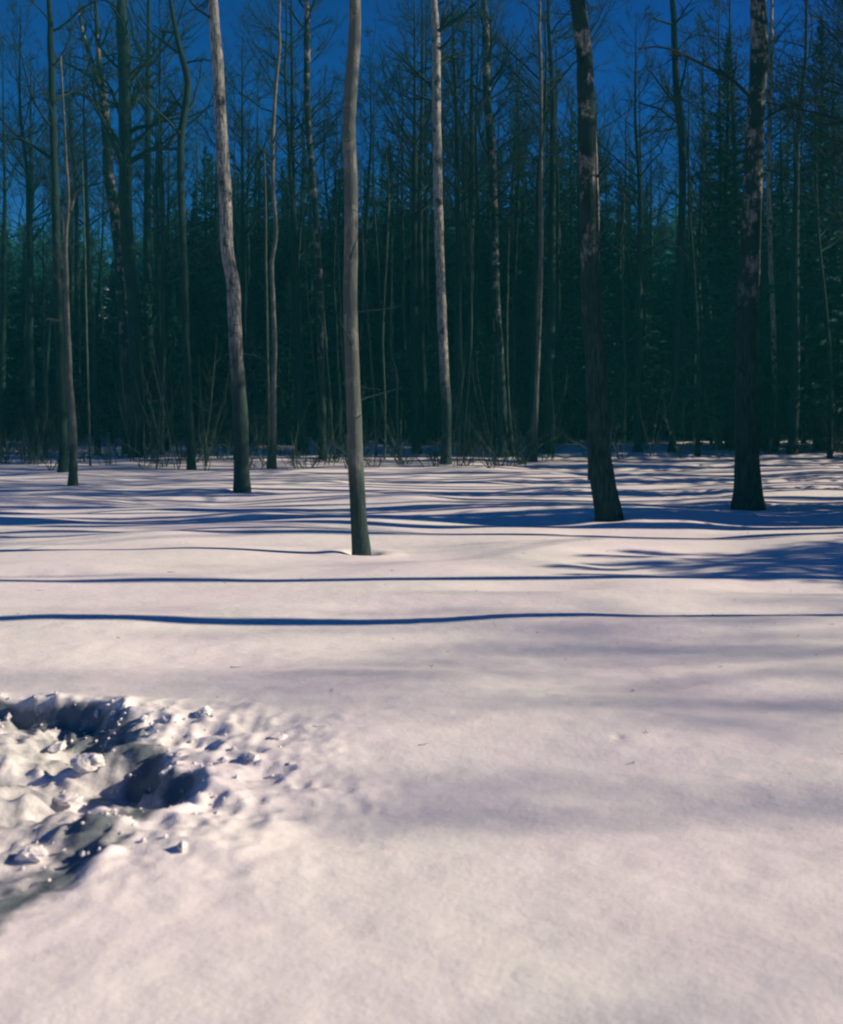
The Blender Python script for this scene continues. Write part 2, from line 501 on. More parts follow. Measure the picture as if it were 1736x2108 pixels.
traced_tree('maple_tree', 'thickest dark trunk with flared foot at the right side of the clearing', 'tree',
    [(1541, 1046, 58), (1541, 993, 55), (1538, 924, 49), (1538, 780, 44), (1542, 593, 42), (1548, 431, 39), (1555, 331, 38), (1560, 197, 36), (1566, 91, 35)],
    20, M_BIRCH, 104, 0.45, (20, 7, 4), 3.6, flare=1.3,
    limbs=[([(1552, 205, 9), (1500, 170, 8), (1440, 148, 7), (1390, 133, 5), (1340, 126, 4), (1290, 138, 2)], M_TWIG, -1.0),
           ([(1556, 258, 6), (1610, 222, 5), (1660, 205, 4), (1720, 200, 2)], M_TWIG, 0.5)])
traced_tree('birch_tree', 'blotchy forked tree at far left with ragged white patches high on its trunk', 'tree',
    [(264, 934, 24), (259, 829, 23), (254, 700, 23), (248, 600, 22), (243, 514, 22), (235, 458, 22), (229, 408, 22), (220, 358, 22), (217, 291, 21), (210, 224, 20), (203, 174, 19), (199, 120, 12), (196, 60, 10)],
    17, M_BIRCH, 105, 0.62, (16, 7, 5), 3.0,
    limbs=[([(204, 176, 14), (190, 140, 12), (176, 100, 10), (160, 50, 8), (150, 0, 5)], M_BIRCH, 0.8),
           ([(216, 222, 6), (180, 200, 5), (140, 197, 4), (100, 205, 2)], M_TWIG, -0.6)])
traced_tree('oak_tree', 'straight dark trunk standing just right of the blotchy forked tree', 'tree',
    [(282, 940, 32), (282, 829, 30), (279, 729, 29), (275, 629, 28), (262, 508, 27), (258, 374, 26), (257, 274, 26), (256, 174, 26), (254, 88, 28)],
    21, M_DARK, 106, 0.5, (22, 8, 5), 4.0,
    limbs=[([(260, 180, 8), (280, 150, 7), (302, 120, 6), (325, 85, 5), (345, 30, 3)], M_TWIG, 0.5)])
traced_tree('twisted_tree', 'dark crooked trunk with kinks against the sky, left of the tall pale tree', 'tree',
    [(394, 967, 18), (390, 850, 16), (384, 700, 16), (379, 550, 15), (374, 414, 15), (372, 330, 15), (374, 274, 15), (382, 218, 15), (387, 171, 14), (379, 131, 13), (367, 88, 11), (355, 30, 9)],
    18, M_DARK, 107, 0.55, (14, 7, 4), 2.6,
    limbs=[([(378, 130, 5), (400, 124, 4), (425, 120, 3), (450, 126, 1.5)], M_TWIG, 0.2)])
traced_tree('birch_tree', 'slender sunlit trunk right of the middle, reaching up past the dark conifers', 'tree',
    [(918, 956, 22), (919, 830, 20), (915, 760, 20), (911, 667, 19), (908, 582, 19), (905, 503, 19), (902, 400, 19), (900, 300, 18), (899, 200, 18), (898, 91, 18)],
    22, M_PALE, 108, 0.55, (18, 8, 4), 3.2)
traced_tree('birch_tree', 'tree with a short bright patch halfway up, between middle and thick leaning trunk', 'tree',
    [(1036, 940, 24), (1034, 860, 20), (1032, 780, 18), (1027, 700, 18), (1021, 600, 17), (1019, 503, 17), (1012, 300, 17), (1003, 200, 16), (1001, 91, 16)],
    22, M_BIRCH, 109, 0.5, (18, 8, 4), 3.0)
traced_tree('aspen_tree', 'very slender pale pole of a tree right of the bright patched one', 'tree',
    [(1098, 950, 16), (1101, 870, 13), (1104, 825, 11), (1107, 747, 10), (1110, 667, 9), (1114, 553, 9), (1114, 503, 9), (1114, 360, 9), (1115, 189, 8), (1112, 91, 8)],
    20, M_SMOOTH, 110, 0.6, (12, 6, 4), 2.2)
traced_tree('maple_tree', 'thin dark trunk half hidden behind the left side of the thick leaning one', 'tree',
    [(1219, 987, 15), (1216, 900, 14), (1213, 750, 13), (1216, 600, 13), (1226, 480, 13), (1228, 400, 13), (1222, 260, 12), (1214, 150, 12), (1211, 91, 12)],
    19, M_PALE, 111, 0.6, (14, 6, 4), 2.6)
traced_tree('aspen_tree', 'pale twin stem close behind the right edge of the thickest trunk', 'tree',
    [(1597, 930, 12), (1595, 760, 11), (1592, 640, 10), (1588, 560, 10), (1586, 503, 10), (1584, 400, 10), (1585, 274, 10), (1590, 91, 9)],
    19, M_PALE, 112, 0.6, (14, 6, 4), 2.4)
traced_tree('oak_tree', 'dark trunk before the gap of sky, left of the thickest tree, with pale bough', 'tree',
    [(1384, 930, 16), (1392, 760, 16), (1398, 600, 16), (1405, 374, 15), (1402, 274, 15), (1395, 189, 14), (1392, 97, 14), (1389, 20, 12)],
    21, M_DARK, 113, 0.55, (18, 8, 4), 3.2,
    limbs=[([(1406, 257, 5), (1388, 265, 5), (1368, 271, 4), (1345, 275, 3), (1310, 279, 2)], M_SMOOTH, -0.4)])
traced_tree('aspen_sapling', 'thin pale leaning stem left of the thickest trunk', 'sapling',
    [(1461, 905, 9), (1458, 790, 8), (1448, 696, 7), (1441, 610, 7), (1435, 513, 6), (1429, 474, 6), (1422, 374, 6), (1412, 260, 4), (1404, 190, 3)],
    0, M_SAP, 114, 0.55, (8, 4, 3), 1.5)
traced_tree('maple_tree', 'slim grey trunk nearest the left edge of the photo, forking high up', 'tree',
    [(150, 1000, 19), (154, 896, 16), (147, 796, 14), (144, 729, 12), (140, 629, 9), (139, 500, 8), (144, 427, 7), (141, 350, 6), (139, 290, 5), (135, 200, 4), (131, 120, 3)],
    0, M_SMOOTH, 115, 0.6, (12, 5, 4), 1.6,
    limbs=[([(144, 720, 7), (136, 690, 6), (130, 650, 5), (126, 560, 4), (122, 420, 2)], M_SMOOTH, 0.3),
           ([(146, 432, 5), (152, 410, 4), (157, 392, 2)], M_SMOOTH, 0.0)])
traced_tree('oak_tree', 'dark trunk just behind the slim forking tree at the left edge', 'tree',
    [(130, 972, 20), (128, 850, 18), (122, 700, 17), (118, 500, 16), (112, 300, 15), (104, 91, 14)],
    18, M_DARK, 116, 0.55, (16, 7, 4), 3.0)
traced_tree('aspen_tree', 'thin pale tree with wavy yellowish stem between the two pale trunks', 'tree',
    [(560, 966, 18), (563, 896, 14), (564, 796, 11), (565, 696, 10), (561, 590, 9), (560, 536, 9), (568, 475, 9), (561, 374, 8), (563, 241, 8), (575, 94, 7)],
    17, M_SMOOTH, 117, 0.55, (12, 6, 4), 2.2)
traced_tree('aspen_sapling', 'faint thin stem just left of the wavy yellowish tree', 'sapling',
    [(552, 962, 6), (552, 800, 5), (551, 713, 5), (549, 563, 5), (547, 400, 4), (544, 308, 3)], 0, M_SAP, 118, 0.5, (7, 4, 3), 1.2)
traced_tree('birch_tree', 'dark trunk with a faint sunlit streak, left of the nearest slim tree', 'tree',
    [(664, 945, 16), (662, 760, 15), (658, 600, 14), (654, 508, 13), (646, 391, 13), (638, 301, 13), (633, 241, 13), (631, 94, 14)],
    21, M_BIRCH, 119, 0.5, (18, 8, 4), 3.2)
SP = [
    ('thin bent sapling leaning left over the snow, left of the crooked trunk', [(366, 938, 5), (362, 909, 5), (346, 846, 4), (334, 796, 4), (322, 746, 3), (312, 690, 2)]),
    ('pale thin whip rising left of the nearest slim tree, longest of its neighbours', [(664, 925, 5), (662, 913, 5), (656, 846, 5), (646, 746, 4), (636, 629, 4), (626, 496, 3), (620, 380, 2)]),
    ('short greenish crooked sapling closest to the left side of the nearest tree', [(690, 945, 6), (683, 880, 6), (679, 796, 5), (671, 696, 4), (668, 640, 3), (664, 560, 2)]),
    ('slim pale whip right beside the nearest tree, leaning left', [(775, 938, 6), (770, 810, 5), (765, 753, 5), (761, 696, 5), (752, 596, 5), (748, 525, 4), (744, 430, 3), (742, 340, 2)]),
    ('crooked thin sapling with kinked stem a little right of the nearest tree', [(822, 940, 5), (818, 850, 5), (817, 767, 5), (808, 739, 4), (804, 682, 4), (806, 600, 3), (808, 470, 2)]),
    ('faint whip between nearest tree and its right-hand kinked neighbour', [(792, 945, 5), (792, 800, 4), (788, 690, 4), (796, 520, 4), (801, 389, 4), (797, 346, 3), (792, 250, 2)]),
    ('dim thin stem close left of the nearest slim tree', [(718, 940, 5), (714, 819, 4), (704, 710, 4), (700, 600, 3), (696, 480, 2)]),
    ('faint upright whip between the slender sunlit trunk and the patched one', [(955, 945, 5), (961, 839, 4), (965, 782, 4), (971, 696, 4), (970, 582, 3), (968, 450, 2)]),
    ('thin stem right of the patched tree, bending left near its foot', [(1058, 940, 5), (1050, 870, 5), (1046, 800, 4), (1044, 700, 4), (1046, 560, 3), (1048, 430, 2)]),
    ('thin upright stem close right of the thick leaning trunk', [(1286, 915, 6), (1288, 800, 5), (1284, 700, 5), (1282, 560, 4), (1284, 400, 3)]),
    ('thin dark whip at left between forking tree and blotchy tree', [(186, 960, 5), (184, 870, 5), (180, 760, 4), (176, 620, 4), (172, 450, 3), (168, 330, 2)]),
]
for k, (lab, px) in enumerate(SP):
    traced_tree('young_sapling', lab, 'sapling', px, 0, M_SAP, 200 + k, 0.35, (9, 4, 3), 0.9, 'thin saplings at the wood edge', flare=1.0, ang=(0.5, 1.0))
# the two-stemmed sapling
tv = traced_tree('forked_sapling', 'small V-shaped sapling with two pale stems, left of the tall pale tree', 'sapling',
    [(424, 960, 6), (424, 906, 5), (420, 885, 4), (417, 863, 4), (412, 800, 3), (410, 740, 2)], 0, M_SAP, 230, 0.4, (7, 4, 3), 0.7, flare=1.0,
    limbs=[([(424, 910, 4), (431, 860, 4), (437, 800, 3), (441, 756, 2.5), (446, 700, 1.5)], M_SAP, 0.0)])

MARKS = [(150, 'the slim forking tree at the left edge'), (262, 'the blotchy forked tree'), (390, 'the crooked trunk'), (495, 'the tall pale tree'), (562, 'the wavy yellowish tree'),
         (740, 'the nearest slim tree'), (917, 'the slender sunlit trunk'), (1034, 'the patched tree'), (1245, 'the thick leaning trunk'), (1541, 'the thickest trunk')]
def between(px):
    if px < MARKS[0][0]: return 'left of ' + MARKS[0][1]
    if px > MARKS[-1][0]: return 'right of ' + MARKS[-1][1]
    for (a, na), (b, nb) in zip(MARKS, MARKS[1:]):
        if a <= px <= b: return 'between ' + na.replace(' at the left edge', '') + ' and ' + nb

# ------------------------------------------------------------------ bare trees deeper in the wood: a few kinds, copied one by one
def bare_tree(seed, H, r0, mat, z0, n, reach, label, group, lean=0.02):
    r = np.random.default_rng(seed)
    K = 9
    z = np.linspace(0, H, K)
    off = np.cumsum(r.normal(0, 0.028 * H / K, (K, 2)), 0); off -= off[0]
    pts = np.column_stack([off[:, 0] + lean * z, off[:, 1], z]); pts[0, 2] = -0.6
    rad = r0 * (1 - 0.93 * (z / H) ** 1.15)
    tp, tr = smooth_path(pts, rad, 0.5)
    tr = tr * (1 + 0.3 * np.exp(-np.clip(tp[:, 2], 0, None) / 0.2))
    t = thing('bare_tree', label, 'tree', (0, 0, 0), group)
    link('trunk', trunk_mesh(tp, tr, mat, 10, 0.07, seed), t)
    link('crown', crown_mesh(r, tp, tr, H * z0, n[0], n[1], n[2], reach, M_TWIG, 0.0075, 0.07), t)
    return t
G_WOOD = 'bare leafless trees deep in the wood'
L_WOOD = 'bare leafless tree among others deep in the dark wood behind the clearing'
kinds = [bare_tree(300, 19, 0.17, M_DARK, 0.42, (26, 8, 6), 4.4, L_WOOD, G_WOOD),
         bare_tree(301, 21, 0.20, M_DARK, 0.5, (26, 8, 6), 5.0, L_WOOD, G_WOOD, -0.02),
         bare_tree(302, 16, 0.10, M_DARK, 0.45, (20, 8, 6), 3.6, L_WOOD, G_WOOD, 0.04),
         bare_tree(303, 18, 0.13, M_DARK, 0.5, (20, 8, 5), 3.6, L_WOOD, G_WOOD, -0.03),
         bare_tree(304, 14, 0.07, M_DARK, 0.4, (16, 7, 5), 2.8, L_WOOD, G_WOOD, 0.03),
         bare_tree(305, 23, 0.24, M_DARK, 0.45, (28, 8, 6), 6.0, L_WOOD, G_WOOD, 0.0)]
used = [False] * len(kinds)
def place(k, px, d, rz, sc, label=None, group=G_WOOD):
    if label is None: label = 'bare tree in the wood ' + between(px)
    x = (px - CX) / FPX * d
    loc = (x, d, float(ground(x, d)))
    if not used[k]:
        used[k] = True; o = kinds[k]
        o.location = loc; o.rotation_euler = (0, 0, rz); o.scale = (sc,) * 3
        o['label'] = label; o['group'] = group
    else:
        copy_thing(kinds[k], loc, rz, sc, label, group)
# trunks that show dark against the sky in the photograph: column of the trunk, distance, kind
for px, d, k, sc in [(784, 52, 2, 1.1), (833, 55, 0, 1.0), (850, 50, 1, .95), (966, 48, 5, .95), (1027, 58, 0, 1.0), (1090, 60, 2, 1.2), (1315, 55, 0, 1.0),
                     (1268, 62, 1, .9), (1345, 70, 3, 1.0), (500, 56, 2, 1.1), (525, 62, 0, .9), (595, 50, 3, 1.0), (690, 60, 1, .9), (165, 60, 0, .8), (320, 66, 4, 1.0),
                     (345, 75, 2, 1.0), (420, 70, 4, 1.1), (470, 64, 3, .9), (1150, 52, 0, 1.0), (1440, 60, 4, 1.2), (1480, 48, 0, 1.05), (1630, 44, 1, 1.0),
                     (1655, 52, 2, 1.1), (70, 46, 1, .9), (40, 58, 3, 1.0), (5, 50, 0, 1.0), (1710, 50, 5, .9), (735, 70, 4, 1.2), (985, 66, 3, 1.1), (878, 72, 2, 1.3)]:
    place(k, px, d, rng.random() * 6.28, sc * (0.95 + 0.1 * rng.random()))
for i in range(40):
    place(int(rng.integers(0, 6)), rng.uniform(-150, 1900), rng.uniform(60, 105), rng.random() * 6.28, rng.uniform(0.75, 1.1))

for i in range(74):
    place(int(rng.choice([0, 1, 2, 2, 3, 4, 5])), rng.uniform(450, 1800) if i % 4 else rng.uniform(-60, 450), rng.uniform(42, 66), rng.random() * 6.28, rng.uniform(0.8, 1.2))

# trees out of view on the right: their long shadows are the stripes on the snow
G_SH = 'trees right of the view that stripe the snow with shadow'
L_SH = 'bare tree out of view on the right throwing a long stripe of shadow'
SHADOW = [(9.5, 9.35, 1, .80), (12.0, 11.75, 0, .92), (12.0, 15.9, 0, .95), (10.5, 17.3, 5, .85), (14.0, 18.0, 1, 1.0), (12.5, 19.0, 0, 1.1), (17.0, 19.6, 5, 1.0),
          (11.5, 20.9, 1, 0.85), (15.0, 22.2, 0, 1.0), (12.5, 24.8, 0, 0.94), (18.5, 25.6, 1, 1.0), (14.0, 28.0, 0, 1.0), (20.0, 29.5, 5, .9), (13.0, 31.5, 1, 1.00),
          (17.0, 33.5, 1, 1.0), (15.0, 36.0, 0, 1.0), (22.0, 37.0, 5, 1.0), (18.0, 39.5, 1, 1.0), (24, 23.4, 0, 1.0), (25, 16.6, 1, .9), (26, 41, 0, 1), (21, 43, 1, 1),
          (36, 10.6, 5, .72), (37.5, 9.4, 5, .75), (38.5, 8.2, 5, .77), (40, 6.6, 5, .78),
          (11, 21.6, 0, 1.00), (13, 23.1, 1, 0.85), (10.5, 23.9, 0, 0.77), (14, 26.6, 1, 0.94), (12.5, 27.3, 0, 1.00), (15, 29.0, 0, 0.85), (13.5, 30.3, 1, 0.85), (16, 32.4, 0, 0.85), (14.5, 34.6, 0, 1.00),
          (16.5, 35.2, 1, 0.94), (15.5, 37.6, 0, 0.85), (17.5, 38.6, 1, 0.94), (10, 16.2, 0, 1.00), (12, 20.2, 0, 1.00),  (9.2, 17.7, 5, 1.05), (9.8, 18.5, 5, 1.0)]
for x, d, k, sc in SHADOW:
    place(k, CX + x / d * FPX, d, rng.random() * 6.28, sc, L_SH, G_SH)

# ------------------------------------------------------------------ conifers
def conifer(seed, H, W, density, label, group):
    r = np.random.default_rng(seed)
    nb = int(density)
    t = thing('conifer_tree', label, 'tree', (0, 0, 0), group)
    z = np.linspace(-0.6, H, 12)
    tp = np.column_stack([0.12 * vn(z * .2, z * 0 + 3, seed), 0.12 * vn(z * .2, z * 0 + 9, seed), z])
    tr = 0.016 * H * (1 - 0.95 * np.clip(z, 0, H) / H) + 0.012
    link('trunk', trunk_mesh(tp, tr, M_DARK, 9, 0.05, seed), t)
    # boughs
    u = r.random(nb) ** 0.8
    hz = 0.04 * H + u * 0.955 * H
    prof = np.clip(1 - u, 0.02, 1) ** 0.75 * (0.82 + 0.18 * np.sin(u * 11 + seed) ** 2) * (0.45 + 0.7 * r.random(nb))
    L = W * prof + 0.30 * (1 - u) + 0.05
    az = r.random(nb) * 2 * np.pi
    d = np.stack([np.cos(az), np.sin(az), 0.25 + 0.35 * u + 1.6 * u ** 8], 1)
    st = np.column_stack([0 * hz, 0 * hz, hz])
    p, rr = grow(r, st, d, L, 0.012 * L + 0.006, 6, 0.07, -0.10)
    bag = Bag()
    v, q = tubes(p, rr, 3); bag.add(v, q)
    # sprays of needles along every bough
    m = 22
    par = np.repeat(np.arange(nb), m)
    tt = 0.12 + 0.9 * r.random(len(par)); tt = np.clip(tt, 0, 0.999)
    f = tt * 5; i = np.minimum(f.astype(int), 4); w = (f - i)[:, None]
    c = p[par, i] * (1 - w) + p[par, i + 1] * w
    along = p[par, i + 1] - p[par, i]; along /= np.linalg.norm(along, axis=1, keepdims=True)
    side = np.cross(along, [0, 0, 1.0]); side /= np.linalg.norm(side, axis=1, keepdims=True) + 1e-6
    sg = np.where(r.random(len(par)) < 0.5, -1, 1)[:, None]
    size = (0.06 + (0.07 + 0.14 * r.random(len(par))) * np.clip(1.6 * (1 - u[par]), 0.15, 1) + 0.14 * (1 - tt) * L[par] * 0.6)[:, None]
    tip = c + (along * 0.8 + side * sg * (0.5 + 0.7 * r.random((len(par), 1)))) * size + np.array([0, 0, -1.0]) * size * (0.15 + 0.5 * r.random((len(par), 1)))
    wv = np.cross(tip - c, r.normal(0, 1, (len(par), 3))); wv /= np.linalg.norm(wv, axis=1, keepdims=True) + 1e-6
    wv = wv * size * 0.28; mid = c * 0.45 + tip * 0.55
    v = np.stack([c, mid + wv, tip, mid - wv], 1).reshape(-1, 3)
    q = np.arange(len(par) * 4).reshape(-1, 4)
    bag.add(v, q)
    link('crown', bag.mesh('crown', M_NEEDLE, False), t)
    return t
G_CON = 'dark conifers filling the wood'
L_CON = 'dark evergreen conifer merging with others behind the bare trees'
cons = [conifer(400, 16, 3.2, 330, L_CON, G_CON), conifer(401, 19, 3.6, 380, L_CON, G_CON), conifer(402, 13, 2.9, 300, L_CON, G_CON), conifer(403, 21, 3.4, 400, L_CON, G_CON)]
CH = [16, 19, 13, 21]
cused = [False] * 4
def place_con(x, d, h, label=L_CON, group=G_CON, kind=None):
    k = int(np.argmin([abs(c - h) + 2.5 * rng.random() for c in CH])) if kind is None else kind
    loc = (x, d, float(ground(x, d))); sc = h / CH[k]; rz = rng.random() * 6.28
    if not cused[k]:
        cused[k] = True; o = cons[k]; o.location = loc; o.rotation_euler = (0, 0, rz); o.scale = (sc,) * 3
        o['label'] = label; o['group'] = group
    else:
        o = copy_thing(cons[k], loc, rz, sc, label, group)
    return o
SKY = np.array([(-200, 420), (0, 440), (120, 500), (280, 485), (335, 440), (345, 405), (405, 385), (423, 308), (450, 330), (490, 350), (530, 310), (580, 335), (620, 300), (700, 345), (760, 335),
                (800, 290), (850, 305), (900, 285), (960, 262), (1005, 245), (1040, 232), (1065, 192), (1125, 172), (1180, 195), (1230, 300), (1300, 325), (1340, 400), (1400, 410),
                (1440, 375), (1500, 300), (1545, 225), (1620, 205), (1760, 220), (2000, 250)])
def skyline(px): return float(np.interp(px, SKY[:, 0], SKY[:, 1]))
def con_px(px, py, d, **kw):
    kw.setdefault('label', 'dark conifer in the wood ' + between(px))
    x = (px - CX) / FPX * d
    h = EYE + (HY - py) / FPX * d - float(ground(x, d))
    place_con(x, d, h, **kw)
# those whose tops make the skyline
con_px(423, 302, 62, label='dark conifer whose pointed top stands left of the tall pale tree', group='conifers on the skyline')
con_px(1125, 168, 58, label='tallest dark conifer, its top right of the middle against the sky', group='conifers on the skyline')
for px, py, d in [(1065, 195, 64), (1178, 200, 66), (1005, 250, 60), (960, 268, 70), (900, 290, 62), (845, 310, 70), (802, 290, 60), (755, 345, 66), (700, 350, 60), (625, 300, 64), (582, 342, 70),
                  (532, 312, 60), (488, 356, 66), (452, 335, 72), (400, 392, 60), (345, 420, 66), (1232, 305, 60), (1300, 335, 68), (1445, 385, 66), (1500, 305, 60), (1548, 228, 58),
                  (1622, 205, 56), (1690, 215, 60), (1760, 230, 64)]:
    con_px(px, py, d)
# lower ones in front and behind that fill the dark
for px in np.arange(-260, 2000, 34):
    q = px + rng.uniform(-16, 16)
    con_px(q, max(skyline(q), 300) + rng.uniform(25, 190), rng.uniform(58, 66))
    q = px + rng.uniform(-16, 16)
    con_px(q, max(skyline(q), 300) + rng.uniform(-15, 60), rng.uniform(66, 90))
    q = px + rng.uniform(-16, 16)
    con_px(q, max(skyline(q), 300) + rng.uniform(200, 380), rng.uniform(54, 60))
for px in np.arange(-120, 1880, 48):      # younger ones under the bare trees
    q = px + rng.uniform(-20, 20)
    con_px(q, rng.uniform(430, 700), rng.uniform(49, 57))
con_px(1500, 70, 47, label='dark conifer just left of and behind the thickest trunk', group='conifers near the clearing')
con_px(1690, 40, 46, label='dark conifer behind the right edge of the photo', group='conifers near the clearing')
# young one out of view on the right: its soft shadow lies at the right of the snow
G_R = 'conifers right of the view'
L_R = 'dark conifer out of view on the right shading the snow'
for x, d, h, k, wide in [(16.5, 12.2, 6.6, 2, 1.9), (17.0, 12.9, 6.9, 2, 1.9), (16.5, 13.8, 6.5, 2, 1.9), (17.2, 14.6, 6.5, 2, 1.7), (18.5, 13.4, 7.4, 0, 1.8), (13.0, 18.9, 9.2, 3, 1.2), (11.5, 18.4, 7.6, 3, 1.2), (12.5, 20.6, 7.4, 3, 1.3), (10.8, 20.9, 6.2, 3, 1.3), (11.8, 25.3, 10.2, 3, 1), (17, 30.5, 11, 3, 1), (22, 34, 14, 3, 1), (19, 39, 13, 1, 1)]:
    o = place_con(x, d, h, L_R, G_R, k); o.scale = (o.scale[0] * wide, o.scale[1] * wide, o.scale[2])
for x, d, h in [(19, 46, 19), (23.5, 48, 20), (27, 48, 20), (25, 50, 19), (31, 47, 18), (24, 57, 20), (33, 60, 19), (40, 52, 20), (38, 68, 20), (46, 62, 20), (29, 70, 19), (50, 75, 21), (42, 80, 20), (36, 43, 18)]:
    place_con(x, d, h, 'dark conifer out of view on the right shading the wood', 'conifers right of the view')

# ------------------------------------------------------------------ far wood on the hill: one mass
r = np.random.default_rng(77)
bag = Bag()
for k in range(900):
    d = r.uniform(95, 215); px = r.uniform(-350, 2100)
    x = (px - CX) / FPX * d; z0 = float(ground(x, d)); h = r.uniform(7, 12); w = h * r.uniform(.16, .26)
    n = 60
    u = r.random(n); az = r.random(n) * 6.283; rr = w * (1 - u) ** 0.8 * (0.5 + 0.7 * r.random(n)) + 0.1
    c = np.column_stack([x + 0 * u, d + 0 * u, z0 + 0.3 + u * h])
    tip = c + np.column_stack([np.cos(az) * rr, np.sin(az) * rr, -0.25 * rr + 0.2])
    wv = np.column_stack([-np.sin(az), np.cos(az), r.normal(0, .5, n)]) * (rr * 0.45)[:, None]
    up = np.array([0, 0, 1.0]) * (0.35 * rr)[:, None]
    v = np.stack([c + up, tip + wv - up * .5, tip - wv - up * .8], 1).reshape(-1, 3)
    bag.add(v, np.arange(n * 3).reshape(-1, 3))
fw = link('far_wood', bag.mesh('far_wood', M_FARNEEDLE, False))
tag(fw, 'dark wooded hillside rising behind everything to the skyline', 'woodland', None, 'stuff')

# ------------------------------------------------------------------ brush and low shrubs where the clearing ends
def shrub(seed, H, n, label, group):
    r = np.random.default_rng(seed)
    t = thing('bare_shrub', label, 'shrub', (0, 0, 0), group)
    az = r.random(n) * 6.283; el = r.uniform(0.75, 1.45, n)
    d = np.stack([np.cos(az) * np.cos(el), np.sin(az) * np.cos(el), np.sin(el)], 1)
    st = np.column_stack([r.normal(0, 0.10, (n, 2)), np.full(n, -0.12)])
    p, rr = grow(r, st, d, H * r.uniform(.55, 1.1, n), r.uniform(.010, .022, n), 7, 0.10, 0.03)
    v, q = tubes(p, np.maximum(rr, .004), 4)
    link('stem', mesh_from('stem', v, [q], True, M_SAP), t)
    bag = Bag()
    s, dd, l, ra = children(r, p, rr, 6, .25, .55, (.2, .5), .7)
    p2, r2 = grow(r, s, dd, l, ra, 5, .16, .03); v, q = tubes(p2, np.maximum(r2, .003), 3); bag.add(v, q)
    s, dd, l, ra = children(r, p2, r2, 4, .2, .6, (.3, .6), .8)
    p3, r3 = grow(r, s, dd, l, ra, 3, .2, .03); v, q = tubes(p3, np.maximum(r3, .0025), 3); bag.add(v, q)
    link('twig', bag.mesh('twig', M_TWIG), t)['kind'] = 'stuff'
    return t
L_SHR = 'low bare twiggy shrub poking from the snow at the edge of the wood'
G_SHR = 'bare shrubs along the edge of the wood'
shr = [shrub(500, 1.0, 9, L_SHR, G_SHR), shrub(501, 1.5, 11, L_SHR, G_SHR), shrub(502, 2.3, 8, L_SHR, G_SHR), shrub(503, 0.6, 10, L_SHR, G_SHR), shrub(504, 4.2, 3, L_SHR, G_SHR), shrub(505, 2.9, 5, L_SHR, G_SHR)]
su = [False] * 6
for i in range(290):
    k = int(rng.integers(0, 6)); px = rng.uniform(-60, 1800)
    d = 36 + 24 * rng.random() ** 1.2
    if px > 1250: d += 6
    x = (px - CX) / FPX * d; loc = (x, d, float(ground(x, d))); rz = rng.random() * 6.28; sc = rng.uniform(.7, 1.25)
    if not su[k]:
        su[k] = True; o = shr[k]; o.location = loc; o.rotation_euler = (0, 0, rz); o.scale = (sc,) * 3
    else:
        o = copy_thing(shr[k], loc, rz, sc, L_SHR, G_SHR)
    o['label'] = 'low bare shrub in snow ' + between(px)

# ------------------------------------------------------------------ clods of ploughed snow in the lower left
def clod(seed, size, flat):
    import bmesh
    bm = bmesh.new(); bmesh.ops.create_icosphere(bm, subdivisions=5, radius=1.0)
    V = np.array([v.co for v in bm.verts])
    F = np.array([[v.index for v in f.verts] for f in bm.faces]); bm.free()
    nrm = V.copy()
    a = vn(nrm[:, 0] * 1.4 + seed, nrm[:, 1] * 1.4 + nrm[:, 2] * 1.1, seed)
    b = vn(nrm[:, 0] * 3.2 + nrm[:, 2] * 2, nrm[:, 1] * 3.2 - nrm[:, 2] * 2.3, seed + 1)
    c = vn(nrm[:, 0] * 8 + nrm[:, 2] * 5, nrm[:, 1] * 8 - nrm[:, 2] * 6, seed + 2)
    rr = np.random.default_rng(seed)
    V = nrm * (1 + .22 * a)[:, None]
    for _ in range(11):
        n_ = rr.normal(0, 1, 3); n_ /= np.linalg.norm(n_)
        cut = rr.uniform(.5, .85); t_ = V @ n_
        V = V - n_ * (np.clip(t_ - cut, 0, None) * .92)[:, None]
    e_ = vn(nrm[:, 0] * 17 + nrm[:, 2] * 9, nrm[:, 1] * 17 - nrm[:, 2] * 12, seed + 3)
    V = V * (1 + .12 * b + .05 * c + .02 * e_)[:, None] * np.array([1.25, .95, flat]) * size
    return mesh_from('snow_clod', V, [F], True, M_DSNOW)
CL = [('largest rounded snow clod sitting in the shaded hollow at lower left', 178, 1575, .085, .5),
      ('snow clod at the very left edge beside the largest one', 118, 1550, .06, .4),
      ('flat snow clod lit by the sun in the lower left corner', 135, 1660, .07, .35),
      ('small snow lump on the ploughed rim, left of the dark hollow crack', 575, 1520, .04, .6),
      ('pale snow lump on the rim right of the hollow', 520, 1560, .045, .5),
      ('small snow clod inside the hollow near its right wall', 345, 1600, .04, .5),
      ('snow lump on the bank above the hollow', 420, 1470, .06, .55),
      ('broken snow clod below the hollow, leftmost of the near ones', 60, 1780, .05, .6),
      ('small snow crumb on the lit snow right of the rim', 600, 1585, .022, .6)]
for k, (lab, px, py, s, fl) in enumerate(CL):
    d = depth_at(px, py); x = (px - CX) / FPX * d
    o = link('snow_clod', clod(600 + 7 * k, s, fl), None, (x, d, float(ground(x, d)) + s * fl * 0.12))
    o.rotation_euler = (0, 0, k * 1.3)
    tag(o, lab, 'snow clod', 'clods of ploughed snow')

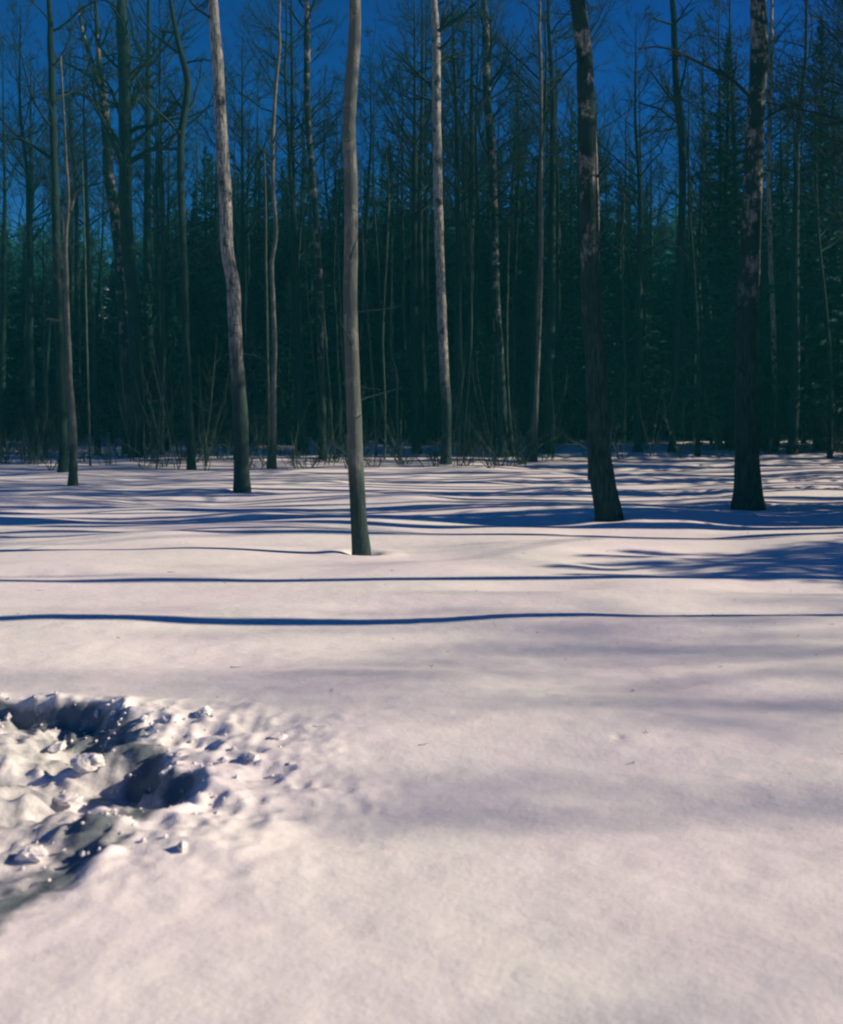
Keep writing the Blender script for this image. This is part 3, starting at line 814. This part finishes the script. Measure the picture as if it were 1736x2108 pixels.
r = np.random.default_rng(91)
bag = Bag(); ico_v = np.array([(0, 0, 1), (.9, 0, .3), (.3, .85, .4), (-.7, .5, .35), (-.7, -.5, .3), (.3, -.85, .35), (0, 0, -.6)])
ico_f = np.array([(0, 1, 2), (0, 2, 3), (0, 3, 4), (0, 4, 5), (0, 5, 1), (6, 2, 1), (6, 3, 2), (6, 4, 3), (6, 5, 4), (6, 1, 5)])
cx_, cy_ = r.uniform(-2.6, 0.3, 9000), r.uniform(3.0, 6.8, 9000)
cs_ = crest_s(cx_, cy_)
ok_ = (r.random(9000) < np.exp(-((cs_ - 0.02) / 0.30) ** 2) * 0.26 * sstep(3.8, 4.6, cy_)) & (cy_ < 6.6)
cx_, cy_ = cx_[ok_], cy_[ok_]; cz_ = ground(cx_, cy_)
for x_, y_, z_ in zip(cx_, cy_, cz_):
    q_ = r.uniform(.004, .016) if r.random() < .93 else r.uniform(.016, .034)
    v_ = ico_v * r.uniform(.6, 1.3, (7, 3)) * q_
    a_ = r.random() * 6.28; c_, s_ = np.cos(a_), np.sin(a_)
    v_ = np.column_stack([v_[:, 0] * c_ - v_[:, 1] * s_, v_[:, 0] * s_ + v_[:, 1] * c_, v_[:, 2]]) + [x_, y_, z_ + q_ * .2]
    bag.add(v_, ico_f)
tag(link('snow_crumbs', bag.mesh('snow_crumbs', M_DSNOW, False)), 'crumbs of broken crusty snow strewn along the torn bank', 'snow crumbs', None, 'stuff')

# bits of bark and fallen twig on the snow
n_ = 130
ly = 5 + 30 * r.random(n_) ** 1.2; lx = r.uniform(-0.42, 0.42, n_) * ly
la = r.random(n_) * 6.28
p_, r_ = grow(r, np.column_stack([lx, ly, ground(lx, ly) + 0.006]), np.column_stack([np.cos(la), np.sin(la), np.zeros(n_)]), r.uniform(.015, .09, n_), r.uniform(.0012, .003, n_), 4, 0.25, 0.0)
p_[:, 1:, 2] = ground(p_[:, 1:, 0], p_[:, 1:, 1]) + 0.005
v_, f_ = tubes(p_, r_, 4)
tag(link('twig_litter', mesh_from('twig_litter', v_, [f_], True, M_TWIG)), 'tiny fallen twigs and bark bits scattered on the snow', 'twig litter', None, 'stuff')

# ------------------------------------------------------------------ teal haze added to lift the dark tones of the wood
def haze_box(x0, x1, y0, y1, z0, z1):
    v = [(x, y, z) for z in (z0, z1) for y in (y0, y1) for x in (x0, x1)]
    f = [(0, 2, 3, 1), (4, 5, 7, 6), (0, 1, 5, 4), (2, 6, 7, 3), (0, 4, 6, 2), (1, 3, 7, 5)]
    m = bpy.data.materials.new("haze"); m.use_nodes = True
    t = m.node_tree; t.nodes.clear()
    pv = t.nodes.new('ShaderNodeVolumePrincipled')
    pv.inputs['Color'].default_value = (0.07, 0.86, 0.96, 1)
    pv.inputs['Density'].default_value = 0.0012
    o_ = t.nodes.new('ShaderNodeOutputMaterial'); t.links.new(pv.outputs[0], o_.inputs['Volume'])
    o = link('haze', mesh_from('haze', v, [np.array(f)], False, m))
    tag(o, 'thin teal haze filling wood and clearing, added to lift the dark tones', 'haze', None, 'stuff')
haze_box(-430, 430, -70, 920, -1.6, 50)
